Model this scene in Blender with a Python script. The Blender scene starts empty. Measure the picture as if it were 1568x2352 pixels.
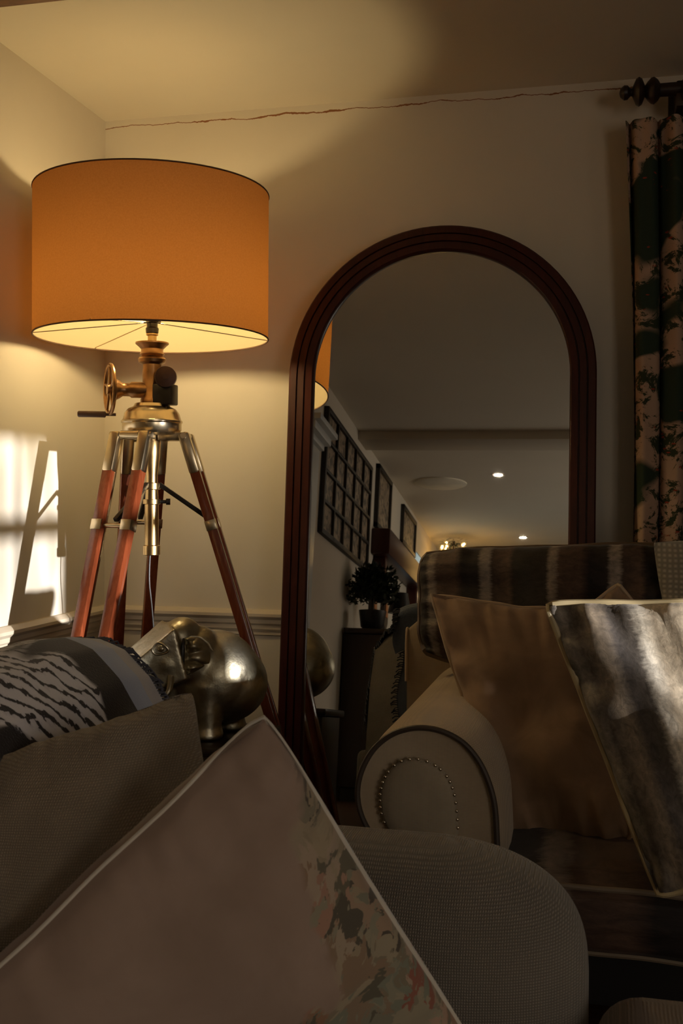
import bpy, bmesh, math, random
from math import sin, cos, pi, radians, sqrt
from mathutils import Vector, Matrix, noise
V = Vector
random.seed(7)
scene = bpy.context.scene
COL = scene.collection
CH = 1.10                       # camera height above the floor
CEIL = 2.29
F = 2500.0

# ------------------------------------------------------------------ camera
YAW, PIT, ROL = -0.2351, -0.0159, 0.0058
_w = V((sin(YAW)*cos(PIT), cos(YAW)*cos(PIT), sin(PIT)))
_r0 = V((cos(YAW), -sin(YAW), 0)); _u0 = _r0.cross(_w)
_r = _r0*cos(ROL) + _u0*sin(ROL); _u = -_r0*sin(ROL) + _u0*cos(ROL)
CAMP = V((0, 0, CH))
def W(px, py, Y):
    v = _w + _r*((px-784)/F) - _u*((py-1176)/F)
    return CAMP + v*(Y/v.y)
cd = bpy.data.cameras.new('camera'); cam = bpy.data.objects.new('camera', cd); COL.objects.link(cam)
cd.sensor_fit = 'HORIZONTAL'; cd.sensor_width = 36; cd.lens = 36*F/1568; cd.clip_start = .02
M = Matrix((_r, _u, -_w)).transposed().to_4x4(); M.translation = CAMP
cam.matrix_world = M
scene.camera = cam
cd.dof.use_dof = True; cd.dof.focus_distance = 2.6; cd.dof.aperture_fstop = 26.0

# ------------------------------------------------------------------ materials
def nt(name):
    m = bpy.data.materials.new(name); m.use_nodes = True
    n = m.node_tree; b = n.nodes['Principled BSDF']; return m, n, b
def L(n, a, ao, b, bi): n.links.new(a.outputs[ao], b.inputs[bi])
def node(n, t, **k):
    x = n.nodes.new(t)
    for a, v in k.items(): setattr(x, a, v)
    return x
def coords(n, kind='Object', scale=(1, 1, 1), rot=(0, 0, 0)):
    tc = node(n, 'ShaderNodeTexCoord'); mp = node(n, 'ShaderNodeMapping')
    mp.inputs['Scale'].default_value = scale; mp.inputs['Rotation'].default_value = rot
    L(n, tc, kind, mp, 'Vector'); return mp
def noise_n(n, mp, scale, detail=4, dist=0., rough=.55):
    t = node(n, 'ShaderNodeTexNoise'); t.inputs['Scale'].default_value = scale
    t.inputs['Detail'].default_value = detail; t.inputs['Distortion'].default_value = dist
    t.inputs['Roughness'].default_value = rough
    L(n, mp, 'Vector', t, 'Vector'); return t
def ramp(n, src, out, stops, interp='LINEAR'):
    r = node(n, 'ShaderNodeValToRGB'); r.color_ramp.interpolation = interp
    e = r.color_ramp.elements
    while len(e) > 1: e.remove(e[-1])
    e[0].position = stops[0][0]; e[0].color = (*stops[0][1], 1)
    for p, c in stops[1:]:
        q = e.new(p); q.color = (*c, 1)
    L(n, src, out, r, 'Fac'); return r
def mixc(n, fac, a, b, mode='MIX'):
    """fac/a/b: float, color tuple or (node, socket)"""
    m = node(n, 'ShaderNodeMix', data_type='RGBA', blend_type=mode)
    for k, i in ((fac, 0), (a, 6), (b, 7)):
        if isinstance(k, tuple) and len(k) == 2 and not isinstance(k[0], (int, float)): n.links.new(k[0].outputs[k[1]], m.inputs[i])
        elif isinstance(k, (int, float)): m.inputs[i].default_value = k
        else: m.inputs[i].default_value = (*k, 1)
    return m
def bump(n, b, src, out, strength=.3, dist=.002, prev=None):
    bp = node(n, 'ShaderNodeBump'); bp.inputs['Strength'].default_value = strength; bp.inputs['Distance'].default_value = dist
    L(n, src, out, bp, 'Height')
    if prev: L(n, prev, 'Normal', bp, 'Normal')
    L(n, bp, 'Normal', b, 'Normal'); return bp
def plain(name, c, rough=.6, metal=0., var=.12, vs=8., bmp=0., coat=0., spec=None):
    m, n, b = nt(name)
    mp = coords(n); t = noise_n(n, mp, vs, 5)
    r = ramp(n, t, 'Fac', [(.25, tuple(x*(1-var) for x in c)), (.75, tuple(min(1, x*(1+var)) for x in c))])
    L(n, r, 'Color', b, 'Base Color'); b.inputs['Roughness'].default_value = rough; b.inputs['Metallic'].default_value = metal
    if coat: b.inputs['Coat Weight'].default_value = coat
    if spec is not None: b.inputs['Specular IOR Level'].default_value = spec
    if bmp: bump(n, b, t, 'Fac', bmp, .002)
    return m
def wood(name, dark, light, rough=.3, scale=(14, 14, 1.2), spec=.5):
    m, n, b = nt(name); mp = coords(n, 'Object', scale); t = noise_n(n, mp, 3, 8, 1.2, .65)
    r = ramp(n, t, 'Fac', [(.3, dark), (.7, light)]); L(n, r, 'Color', b, 'Base Color')
    b.inputs['Roughness'].default_value = rough; b.inputs['Specular IOR Level'].default_value = spec
    bump(n, b, t, 'Fac', .08, .001); return m
def weave(n, b, scale=700, strength=.5, uv=False, rot=(0, 0, 0)):
    mp = coords(n, 'UV' if uv else 'Object', (1, 1, 1), rot)
    w1 = node(n, 'ShaderNodeTexWave', wave_type='BANDS', bands_direction='X'); w2 = node(n, 'ShaderNodeTexWave', wave_type='BANDS', bands_direction='Z' if not uv else 'Y')
    for w in (w1, w2):
        w.inputs['Scale'].default_value = scale; w.inputs['Distortion'].default_value = 1.5; w.inputs['Detail'].default_value = 2; w.inputs['Detail Scale'].default_value = .6
        L(n, mp, 'Vector', w, 'Vector')
    mm = node(n, 'ShaderNodeMath', operation='MULTIPLY'); L(n, w1, 'Fac', mm, 0); L(n, w2, 'Fac', mm, 1)
    bump(n, b, mm, 'Value', strength, .0015); return mm
def fabric(name, c, scale=90, strength=.5, sheen=.3, var=.2, uv=False, rot=(0, 0, 0), rough=.9, contrast=.35):
    m, n, b = nt(name)
    w = weave(n, b, scale, strength, uv, rot)
    mp = coords(n); t = noise_n(n, mp, 9, 6)
    r = ramp(n, t, 'Fac', [(.25, tuple(x*(1-var) for x in c)), (.75, tuple(min(1, x*(1+var)) for x in c))])
    dk = mixc(n, (w, 'Value'), tuple(1-contrast for _ in range(3)), (1.0, 1.0, 1.0))
    mm = mixc(n, 1.0, (r, 'Color'), (dk, 2), 'MULTIPLY')
    L(n, mm, 2, b, 'Base Color'); b.inputs['Roughness'].default_value = rough
    b.inputs['Sheen Weight'].default_value = sheen; b.inputs['Specular IOR Level'].default_value = .2
    return m
def velvet(name, c, var=.25, sheen=.6):
    m, n, b = nt(name); mp = coords(n); t = noise_n(n, mp, 14, 8, .8)
    r = ramp(n, t, 'Fac', [(.25, tuple(x*(1-var) for x in c)), (.75, tuple(min(1, x*(1+var)) for x in c))])
    L(n, r, 'Color', b, 'Base Color'); b.inputs['Roughness'].default_value = .75
    b.inputs['Sheen Weight'].default_value = sheen; b.inputs['Sheen Roughness'].default_value = .35
    b.inputs['Specular IOR Level'].default_value = .15
    t2 = noise_n(n, mp, 40, 4); bump(n, b, t2, 'Fac', .25, .003); return m
def striped(name, stops, freq=1.0, sheen=.5, axis='X', soft=.02):
    """velvet with soft ikat stripes running along V of the cushion's UV"""
    m, n, b = nt(name); tc = node(n, 'ShaderNodeTexCoord'); sp = node(n, 'ShaderNodeSeparateXYZ'); L(n, tc, 'UV', sp, 'Vector')
    mp = coords(n, 'UV', (6, 22, 1)); t = noise_n(n, mp, 3, 6, .4, .7)
    a = node(n, 'ShaderNodeMath', operation='MULTIPLY_ADD'); a.inputs[1].default_value = soft*2; L(n, t, 'Fac', a, 0); L(n, sp, axis, a, 2)
    s2 = node(n, 'ShaderNodeMath', operation='SUBTRACT'); L(n, a, 'Value', s2, 0); s2.inputs[1].default_value = soft
    f = node(n, 'ShaderNodeMath', operation='MULTIPLY'); f.inputs[1].default_value = freq; L(n, s2, 'Value', f, 0)
    fr = node(n, 'ShaderNodeMath', operation='FRACT'); L(n, f, 'Value', fr, 0)
    r = ramp(n, fr, 'Value', stops)
    mp2 = coords(n, 'UV', (10, 10, 1)); t2 = noise_n(n, mp2, 2.5, 8, .6, .7)
    r2 = ramp(n, t2, 'Fac', [(.3, (.45, .45, .45)), (.7, (1.25, 1.25, 1.25))])
    mm = mixc(n, 1.0, (r, 'Color'), (r2, 'Color'), 'MULTIPLY'); L(n, mm, 2, b, 'Base Color')
    b.inputs['Roughness'].default_value = .6; b.inputs['Sheen Weight'].default_value = sheen; b.inputs['Sheen Roughness'].default_value = .3
    b.inputs['Specular IOR Level'].default_value = .25
    bump(n, b, t2, 'Fac', .3, .004); return m
def emis(name, c, s):
    m, n, b = nt(name); b.inputs['Base Color'].default_value = (*c, 1); b.inputs['Emission Color'].default_value = (*c, 1)
    b.inputs['Emission Strength'].default_value = s; return m

# wall paint with the cracked joint near the ceiling
def wall_mat():
    m, n, b = nt('cream_wall_paint')
    mp = coords(n); t = noise_n(n, mp, 1.6, 6)
    r = ramp(n, t, 'Fac', [(.3, (.62, .56, .46)), (.7, (.68, .62, .51))])
    tc = node(n, 'ShaderNodeTexCoord'); sp = node(n, 'ShaderNodeSeparateXYZ'); L(n, tc, 'Object', sp, 'Vector')
    m1 = coords(n, 'Object', (1, 0, 0)); n1 = noise_n(n, m1, 5, 8, 0, .65)
    a = node(n, 'ShaderNodeMath', operation='MULTIPLY_ADD'); a.inputs[1].default_value = .05; a.inputs[2].default_value = CEIL-.0475; L(n, n1, 'Fac', a, 0)
    d = node(n, 'ShaderNodeMath', operation='SUBTRACT'); L(n, sp, 'Z', d, 0); L(n, a, 'Value', d, 1)
    ab = node(n, 'ShaderNodeMath', operation='ABSOLUTE'); L(n, d, 'Value', ab, 0)
    m2 = coords(n, 'Object', (1, 0, 1)); n2 = noise_n(n, m2, 9, 6, 0, .8)
    w = node(n, 'ShaderNodeMapRange'); w.inputs['From Min'].default_value = .50; w.inputs['From Max'].default_value = .8; w.inputs['To Min'].default_value = .0011; w.inputs['To Max'].default_value = .006
    L(n, n2, 'Fac', w, 'Value')
    lt = node(n, 'ShaderNodeMath', operation='LESS_THAN'); L(n, ab, 'Value', lt, 0); L(n, w, 'Result', lt, 1)
    mx = mixc(n, (lt, 'Value'), (r, 'Color'), (.25, .10, .035)); L(n, mx, 2, b, 'Base Color')
    b.inputs['Roughness'].default_value = .75
    t3 = noise_n(n, mp, 60, 3); bump(n, b, t3, 'Fac', .06, .002); return m

MT = dict(
    wall=wall_mat(), wall2=plain('cream_plaster', (.64, .58, .48), .8, var=.05, vs=2), ceil=plain('ceiling_paint', (.70, .64, .53), .85, var=.04, vs=1.5),
    trim=plain('painted_trim', (.60, .52, .40), .45, var=.04), floor=wood('dark_floorboards', (.05, .022, .01), (.11, .05, .022), .4),
    mah=wood('mahogany', (.028, .0045, .0025), (.06, .010, .005), .36, spec=.35), legwood=wood('polished_leg_wood', (.15, .030, .010), (.25, .060, .022), .18, (30, 30, 3)),
    brass=plain('antique_brass', (.55, .38, .17), .28, 1., .25, 30), dbrass=plain('bronze', (.34, .19, .09), .33, 1., .3, 30), steel=plain('satin_nickel', (.62, .52, .36), .26, 1., .15, 20),
    black=plain('black_metal', (.012, .009, .007), .4), bakelite=plain('black_bakelite', (.02, .008, .005), .18),
    beige=fabric('beige_upholstery', (.52, .41, .28), 110, .35, .3, .12, contrast=.25),
    grey_weave=fabric('coarse_grey_weave', (.34, .30, .25), 105, .9, .25, .15, contrast=.6),
    linen=fabric('oatmeal_linen', (.46, .38, .28), 125, .8, .2, .2, contrast=.5),
    pipe=plain('dark_piping', (.045, .03, .02), .6), tan=velvet('tan_velvet', (.30, .20, .13), .25, .35), tanpipe=plain('tan_piping', (.42, .31, .2), .55),
    cream=plain('cream_piping', (.62, .58, .5), .6), chrome=plain('nailhead_metal', (.7, .62, .5), .2, 1.),
    darkwood=wood('black_brown_wood', (.012, .006, .004), (.03, .014, .008), .35),
    dark=plain('dark_base', (.01, .008, .007), .7),
)

# ------------------------------------------------------------------ object helpers
def org(o):
    p = V((0, 0, 0))
    while o is not None: p += V(o.location); o = o.parent
    return p
class MB:
    def __init__(s): s.v = []; s.f = []; s.uv = {}
    def add(s, vs, fs, uvs=None):
        k = len(s.v); s.v += [V(v) for v in vs]; s.f += [tuple(i+k for i in f) for f in fs]
        if uvs:
            for i, q in enumerate(uvs): s.uv[k+i] = q
        return s
    def grid(s, fn, nu, nv, cu=False, cv=False, flip=False):
        vs = []; uvs = []
        for j in range(nv + (0 if cv else 1)):
            for i in range(nu + (0 if cu else 1)):
                u, v = i/nu, j/nv; vs.append(fn(u, v)); uvs.append((u, v))
        w = nu + (0 if cu else 1); h = nv + (0 if cv else 1); fs = []
        for j in range(nv):
            for i in range(nu):
                a = j*w+i; b = j*w+(i+1) % w; c = ((j+1) % h)*w+(i+1) % w; d = ((j+1) % h)*w+i
                fs.append((a, d, c, b) if flip else (a, b, c, d))
        return s.add(vs, fs, uvs)
    def box(s, a, b, bev=0., rot=None, seg=2):
        bm = bmesh.new(); bmesh.ops.create_cube(bm, size=1)
        a, b = V(a), V(b); c = (a+b)/2; d = b-a
        for v in bm.verts: v.co = V((v.co.x*d.x, v.co.y*d.y, v.co.z*d.z))
        if bev: bmesh.ops.bevel(bm, geom=bm.edges[:], offset=bev, segments=seg, profile=.5, affect='EDGES')
        for v in bm.verts:
            if rot is not None: v.co = rot @ v.co
            v.co += c
        bm.verts.index_update()
        s.add([v.co.copy() for v in bm.verts], [[v.index for v in f.verts] for f in bm.faces]); bm.free(); return s
    def bar(s, p, q, w, h, up=V((0, 0, 1)), bev=0.):
        """rectangular bar from p to q; w along side, h along up-ish"""
        p, q = V(p), V(q); z = (q-p); ln = z.length; z.normalize(); x = up.cross(z).normalized(); y = z.cross(x)
        R = Matrix((x, y, z)).transposed(); bm = MB(); bm.box((-w/2, -h/2, -ln/2), (w/2, h/2, ln/2), bev)
        c = (p+q)/2
        return s.add([R @ v + c for v in bm.v], bm.f)
    def lathe(s, prof, c, axis=(0, 0, 1), n=32, caps=True):
        """prof: list of (radius, height along axis)"""
        z = V(axis).normalized(); x = z.orthogonal().normalized(); y = z.cross(x); c = V(c)
        vs = []; fs = []
        for r, h in prof:
            for i in range(n):
                a = 2*pi*i/n; vs.append(c + x*(r*cos(a)) + y*(r*sin(a)) + z*h)
        for j in range(len(prof)-1):
            for i in range(n):
                fs.append((j*n+i, j*n+(i+1) % n, (j+1)*n+(i+1) % n, (j+1)*n+i))
        if caps:
            fs.append(tuple(reversed(range(n)))); fs.append(tuple((len(prof)-1)*n+i for i in range(n)))
        return s.add(vs, fs)
    def tube(s, pts, r, n=8, closed=False):
        pts = [V(p) for p in pts]; N = len(pts); vs = []; fs = []; px = None
        for k in range(N):
            a = pts[(k-1) % N] if (closed or k > 0) else pts[k]; b = pts[(k+1) % N] if (closed or k < N-1) else pts[k]
            t = (b-a).normalized()
            if px is None: px = t.orthogonal().normalized()
            x = (px - t*px.dot(t)).normalized(); px = x; y = t.cross(x)
            rr = r(k/(N-1)) if callable(r) else r
            for i in range(n):
                an = 2*pi*i/n; vs.append(pts[k] + x*(rr*cos(an)) + y*(rr*sin(an)))
        for k in range(N if closed else N-1):
            for i in range(n):
                k2 = (k+1) % N; fs.append((k*n+i, k*n+(i+1) % n, k2*n+(i+1) % n, k2*n+i))
        if not closed: fs.append(tuple(reversed(range(n)))); fs.append(tuple((N-1)*n+i for i in range(n)))
        return s.add(vs, fs)
    def ball(s, c, r, nu=20, nv=12, R=None):
        c = V(c); r = V((r, r, r)) if isinstance(r, (int, float)) else V(r)
        def fn(u, v):
            a, t = 2*pi*u, pi*v
            p = V((r.x*sin(t)*cos(a), r.y*sin(t)*sin(a), -r.z*cos(t))); return c + (R @ p if R else p)
        return s.grid(fn, nu, nv, cu=True)
    def prism(s, poly, y0, y1, fn=None):
        """poly: list of (x,z) extruded along y"""
        n = len(poly); vs = [V((x, y0, z)) for x, z in poly] + [V((x, y1, z)) for x, z in poly]
        fs = [tuple(range(n)), tuple(reversed(range(n, 2*n)))] + [(i, i+n, (i+1) % n+n, (i+1) % n) for i in range(n)]
        return s.add([fn(v) if fn else v for v in vs], fs)
    def build(s, name, mat, parent=None, smooth=True, angle=40, loc=None):
        me = bpy.data.meshes.new(name); off = org(parent) if parent else V((0, 0, 0))
        if loc is not None: off = V(loc)
        me.from_pydata([v-off for v in s.v], [], s.f); me.validate()
        if s.uv:
            ul = me.uv_layers.new(name='UVMap')
            for lp in me.loops: ul.data[lp.index].uv = s.uv.get(lp.vertex_index, (0, 0))
        bm = bmesh.new(); bm.from_mesh(me); bmesh.ops.remove_doubles(bm, verts=bm.verts, dist=1e-6); bmesh.ops.recalc_face_normals(bm, faces=bm.faces); bm.to_mesh(me); bm.free()
        if isinstance(mat, str): mat = MT[mat]
        me.materials.append(mat)
        if smooth:
            try: me.shade_smooth()
            except Exception:
                for p in me.polygons: p.use_smooth = True
            try: me.set_sharp_from_angle(angle=radians(angle))
            except Exception: pass
        o = bpy.data.objects.new(name, me); COL.objects.link(o)
        if parent: o.parent = parent
        if loc is not None: o.location = V(loc)
        return o
def tag(o, label, cat, group=None):
    o['label'] = label; o['category'] = cat
    if group: o['group'] = group
    return o
def thing(name, label, cat, loc, group=None):
    o = bpy.data.objects.new(name, None); COL.objects.link(o); o.location = V(loc); o.empty_display_size = .05
    return tag(o, label, cat, group)
def struct(name, mb, mat, **k):
    o = mb.build(name, mat, **k); o['kind'] = 'structure'; return o
def copy_tree(o, parent=None, loc=None):
    c = o.copy(); COL.objects.link(c)
    if parent: c.parent = parent
    if loc is not None: c.location = loc
    for ch in [x for x in bpy.data.objects if x.parent == o]: copy_tree(ch, c)
    return c
def remesh(o, size, smooth=3):
    m = o.modifiers.new('r', 'REMESH'); m.mode = 'VOXEL'; m.voxel_size = size; m.use_smooth_shade = True
    s = o.modifiers.new('s', 'SMOOTH'); s.iterations = smooth; s.factor = .5
    dg = bpy.context.evaluated_depsgraph_get(); me = bpy.data.meshes.new_from_object(o.evaluated_get(dg))
    o.modifiers.clear(); mats = [x for x in o.data.materials]; o.data = me; me.materials.clear()
    for x in mats: me.materials.append(x)
    for p in me.polygons: p.use_smooth = True
def catmull(pts, n=8, closed=False):
    pts = [V(p) for p in pts]; out = []; N = len(pts)
    for k in range(N if closed else N-1):
        g = (lambda i: pts[i % N]) if closed else (lambda i: pts[max(0, min(N-1, i))])
        a, b, c, d = g(k-1), g(k), g(k+1), g(k+2)
        for j in range(n):
            t = j/n; out.append(.5*((2*b)+(c-a)*t+(2*a-5*b+4*c-d)*t*t+(3*b-a-3*c+d)*t**3))
    if not closed: out.append(pts[-1])
    return out

# cushions: four corners (TL, TR, BR, BL seen from the front), pinched sides, puffed faces, wrinkles radiating from seams
def cushion_fn(c, thick, pinch=.08, seed=0, wr=.012, power=.55, face=1, back=.7, rc=.035, gus=0.):
    TL, TR, BR, BL = [V(p) for p in c]
    nrm = ((TR-BL).cross(TL-BR)).normalized()
    if nrm.y > 0: nrm = -nrm      # towards the camera
    size = (TR-TL).length
    def fn(u, v, sgn=1, off=0.):
        s, t = 2*u-1, 2*v-1
        s2 = s*(1-pinch*(1-t*t)); t2 = t*(1-pinch*(1-s*s))
        kk = 1-rc*(abs(s)*abs(t))**5; s2 *= kk; t2 *= kk
        a, b = (s2+1)/2, (t2+1)/2
        p = (BL*(1-a)+BR*a)*(1-b) + (TL*(1-a)+TR*a)*b
        e = max(0, (1-abs(s)**2.4))*max(0, (1-abs(t)**2.4)); h = e**power
        q = V((s*3.1+seed, t*3.1, seed*.37))
        ed = max(abs(s), abs(t)); along = t if abs(s) > abs(t) else s
        fold = 0
        for e_, (d_, al) in enumerate(((1-s, t), (1+s, t), (1-t, s), (1+t, s))):
            wgt = math.exp(-d_/.22)*min(1, d_/.05)
            fold += (noise.noise(V((al*5.5+seed+e_*7, d_*1.3, seed*1.7)))*.9 + noise.noise(V((al*12+seed, d_*2.5, e_)))*.35)*wgt
        fold *= wr*1.5
        if gus and sgn < 0: 
            ex = 1+gus*4*h*(1-h)*ed**3; g_ = ((TL+TR+BR+BL)/4); p = g_+(p-g_)*ex
        big = noise.noise(q*.6)*wr*1.4*h
        p += nrm*sgn*((thick if sgn > 0 else thick*back)*h + fold + big)
        seam = noise.noise(V((along*3+seed*3, seed, 4.)))*wr*.6
        p += nrm*seam*ed**4
        return p + nrm*off
    return fn, nrm
def cushion(name, label, c, thick, mat, pipe=None, pr=.005, n=44, group=None, cat='cushion', parent=None, part='cover', **k):
    fn, nrm = cushion_fn(c, thick, **k)
    cen = sum((V(p) for p in c), V())/4; base = V((cen.x, cen.y, min(V(p).z for p in c)))
    t = parent or thing(name, label, cat, base, group)
    m = MB(); m.grid(lambda u, v: fn(u, v, 1), n, n); m.grid(lambda u, v: fn(u, v, -1), n, n, flip=True)
    body = m.build(part, mat, t, angle=80)
    if pipe:
        per = []
        K = 30
        for i in range(K): per.append(fn(i/K, 1))
        for i in range(K): per.append(fn(1, 1-i/K))
        for i in range(K): per.append(fn(1-i/K, 0))
        for i in range(K): per.append(fn(0, i/K))
        MB().tube(per, pr, 8, closed=True).build('piping', pipe, body if parent else t)
    return t, fn, nrm

# ------------------------------------------------------------------ room shell
XL, XB, YB, XR, YF = -1.558, -1.40, 3.23, 2.40, -6.0
struct('floor', MB().box((XL-.15, YF-.15, -.1), (XR+.15, YB+.15, 0)), 'floor', smooth=False)
struct('ceiling', MB().box((XL-.15, YF-.15, CEIL), (XR+.15, YB+.15, CEIL+.1)), 'ceil', smooth=False)
struct('wall_back', MB().box((XL-.15, YB, 0), (XR+.15, YB+.15, CEIL)), 'wall', smooth=False)
struct('wall_left', MB().box((XL-.15, YF, 0), (XL, YB, CEIL)), 'wall2', smooth=False)
struct('wall_front', MB().box((XL-.15, YF-.15, 0), (XR+.15, YF, CEIL)), 'wall2', smooth=False)
# chimney breast: the left wall steps in behind the camera, with a daylit doorway far down
DY0, DY1 = -4.45, -3.2
struct('wall_chimney', MB().box((XL, DY1, 0), (XB, 1.10, CEIL)).box((XL, YF, 0), (XB, DY0, CEIL)).box((XL, DY0, 2.0), (XB, DY1, CEIL)), 'wall2', smooth=False)
# right wall with window opening, plus a second opening added for fill daylight
WY0, WY1, WZ0, WZ1 = .36, 1.015, .80, 1.52
VY0, VY1, VZ0, VZ1 = -3.0, -.8, .55, 1.95
struct('wall_right', MB().box((XR, YF, 0), (XR+.15, VY0, CEIL)).box((XR, VY1, 0), (XR+.15, WY0, CEIL)).box((XR, VY0, 0), (XR+.15, VY1, VZ0)).box((XR, VY0, VZ1), (XR+.15, VY1, CEIL)).box((XR, WY1, 0), (XR+.15, YB, CEIL)).box((XR, WY0, 0), (XR+.15, WY1, WZ0)).box((XR, WY0, WZ1), (XR+.15, WY1, CEIL)), 'wall2', smooth=False)
win = MB()
fx0, fx1 = XR+.05, XR+.09
for y in (WY0, WY1-.04): win.box((fx0, y, WZ0), (fx1, y+.04, WZ1), .003)
for z, h in ((WZ0, .05), (WZ1-.04, .04), (1.205, .062)): win.box((fx0, WY0, z), (fx1, WY1, z+h), .003)
win.box((fx0+.01, .705, WZ0), (fx1-.01, .722, WZ1))
wo = struct('window_1', win, 'trim')
gm, gn, gb = nt('old_window_glass')
tr = node(gn, 'ShaderNodeBsdfTransparent'); gl = node(gn, 'ShaderNodeBsdfGlossy'); mxs = node(gn, 'ShaderNodeMixShader'); mxs.inputs[0].default_value = .05
gl.inputs['Roughness'].default_value = .02
gmp = coords(gn, 'Object', (1, 9, 1.1)); gt = noise_n(gn, gmp, 2.2, 4, .5); gr = ramp(gn, gt, 'Fac', [(.35, (.62, .6, .56)), (.6, (1, 1, 1))]); L(gn, gr, 'Color', tr, 'Color')
L(gn, tr, 'BSDF', mxs, 1); L(gn, gl, 'BSDF', mxs, 2); L(gn, mxs, 'Shader', gn.nodes['Material Output'], 'Surface')
win2 = MB()  # second window, added to bring fill daylight onto the near furniture
for y in (VY0, VY0+(VY1-VY0)/2-.03, VY1-.05): win2.box((fx0, y, VZ0), (fx1, y+.05, VZ1), .003)
for z in (VZ0, 1.22, VZ1-.05): win2.box((fx0, VY0, z), (fx1, VY1, z+.05), .003)
wo2 = struct('fill_window', win2, 'trim')
struct('sun_blocker', MB().box((8, -6.6, -.1), (8.4, -2.9, 2.75)), plain('blocker_brown', (.25, .15, .10), .9), smooth=False)  # unseen slab added outside to keep direct sun out of the second window
p_ = MB().box((fx0+.017, WY0+.03, WZ0+.04), (fx0+.021, WY1-.03, WZ1-.03)).build('pane', gm, wo, smooth=False)

# dado rail (profile swept along the walls)
def dado(name, run, mb=None):
    prof = [(0, .742), (.012, .742), (.022, .737), (.030, .731), (.030, .722), (.024, .716), (.019, .712), (.019, .700), (.013, .694), (.013, .682), (.007, .672), (.007, .664), (0, .660)]
    m = MB(); vs = []; n = len(prof)
    for P, d in run:
        for o, z in prof: vs.append(V((P[0]+d[0]*o, P[1]+d[1]*o, z)))
    fs = []
    for k in range(len(run)-1):
        for i in range(n-1): fs.append((k*n+i, k*n+i+1, (k+1)*n+i+1, (k+1)*n+i))
    return struct(name, m.add(vs, fs), 'trim', angle=25)
dado('trim_1', [((XR, YB), (0, -1)), ((XL, YB), (1, -1)), ((XL, 1.12), (1, 0))])
def base(name, a, b): return struct(name, MB().box(a, b, .004), 'trim')
base('baseboard_back', (XL, YB-.018, 0), (XR, YB, .14)); base('baseboard_left', (XL, 1.10, 0), (XL+.018, YB-.018, .14))
base('baseboard_right', (XR-.018, YF, 0), (XR, YB-.018, .14))
# timber beam stub on the ceiling (upper left) and the plaster downstand behind the camera
struct('trim_2', MB().box((XL, 2.00, CEIL-.10), (-.98, 2.22, CEIL), .006), wood('stained_beam', (.10, .035, .015), (.22, .09, .04), .5, (3, 14, 14)))
struct('trim_3', MB().box((XB, -.78, CEIL-.055), (XR, -.50, CEIL), .004), 'wall2')
# white pilaster and cornice at the edge of the chimney breast
struct('trim_4', MB().box((XB, .78, 0), (XB+.05, 1.08, 1.83), .004).box((XB, .76, 1.83), (XB+.07, 1.10, 1.86), .004).box((XB, .74, 1.86), (XB+.10, 1.12, 1.90), .004).box((XB, .72, 1.90), (XB+.13, 1.14, 1.93), .004), plain('white_gloss', (.6, .62, .62), .35, var=.03))
# daylit doorway
struct('door_1', MB().box((XB-.04, DY0, 0), (XB-.01, DY1, 2.0)), emis('dusk_daylight_door_glass', (.16, .30, .38), .9), smooth=False)

# ------------------------------------------------------------------ tripod lamp
LX, LY = -1.193, 2.762
lamp = thing('tripod_floor_lamp', 'large floor lamp with brown drum shade, brass crank gear and dark red wooden tripod legs', 'floor lamp', (LX, LY, 0))
C = lambda z: V((LX, LY, CH+z))
# shade: two-sided fabric
sm, sn, sb = nt('drum_shade_fabric')
geo = node(sn, 'ShaderNodeNewGeometry')
smp = coords(sn, 'Object', (1, 1, 1)); st = noise_n(sn, smp, 260, 3); sr = ramp(sn, st, 'Fac', [(.3, (.27, .15, .075)), (.7, (.34, .19, .10))])
mc = mixc(sn, (geo, 'Backfacing'), (sr, 'Color'), (.50, .41, .27))
df = node(sn, 'ShaderNodeBsdfDiffuse'); tl = node(sn, 'ShaderNodeBsdfTranslucent'); tl.inputs['Color'].default_value = (.58, .22, .045, 1)
L(sn, mc, 2, df, 'Color'); ad = node(sn, 'ShaderNodeMixShader'); ad.inputs[0].default_value = .2
L(sn, df, 'BSDF', ad, 1); L(sn, tl, 'BSDF', ad, 2); L(sn, ad, 'Shader', sn.nodes['Material Output'], 'Surface')
SR, SB, ST = .3142, .4225, .8105
m = MB(); m.grid(lambda u, v: C(SB+(ST-SB)*v)+V((SR*cos(2*pi*u), SR*sin(2*pi*u), 0)), 96, 6, cu=True)
me = bpy.data.meshes.new('lamp_shade'); me.from_pydata([v-org(lamp) for v in m.v], [], m.f); me.materials.append(sm)
for p in me.polygons: p.use_smooth = True
shade = bpy.data.objects.new('lamp_shade', me); COL.objects.link(shade); shade.parent = lamp
circ = lambda z, r, n=72: [C(z)+V((r*cos(2*pi*i/n), r*sin(2*pi*i/n), 0)) for i in range(n)]
MT['rim'] = plain('shade_rim', (.12, .06, .03), .7)
for z_ in (ST, SB): MB().tube(circ(z_, SR), .0022, 8, True).build('rim', 'rim', shade)
m = MB()
for a in (25, 145, 265, 205): m.tube([C(.465), C(SB+.004)+V((SR*cos(radians(a)), SR*sin(radians(a)), 0))], .0014, 6)
m.tube(circ(.465, .02, 20), .002, 6, True); m.build('spider', 'steel', shade)
bulb = MB().lathe([(.0, .45), (.012, .452), (.014, .468), (.026, .49), (.033, .515), (.033, .535), (.026, .555), (.012, .568), (0, .571)], (LX, LY, CH), n=24, caps=False).build('bulb', emis('warm_bulb', (1, .75, .36), 156), lamp)
MB().lathe([(.012, .432), (.017, .436), (.018, .448), (.015, .452), (.015, .462), (.024, .466), (.024, .472), (.014, .474)], (LX, LY, CH)).build('bulb_holder', 'bakelite', lamp)
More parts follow.
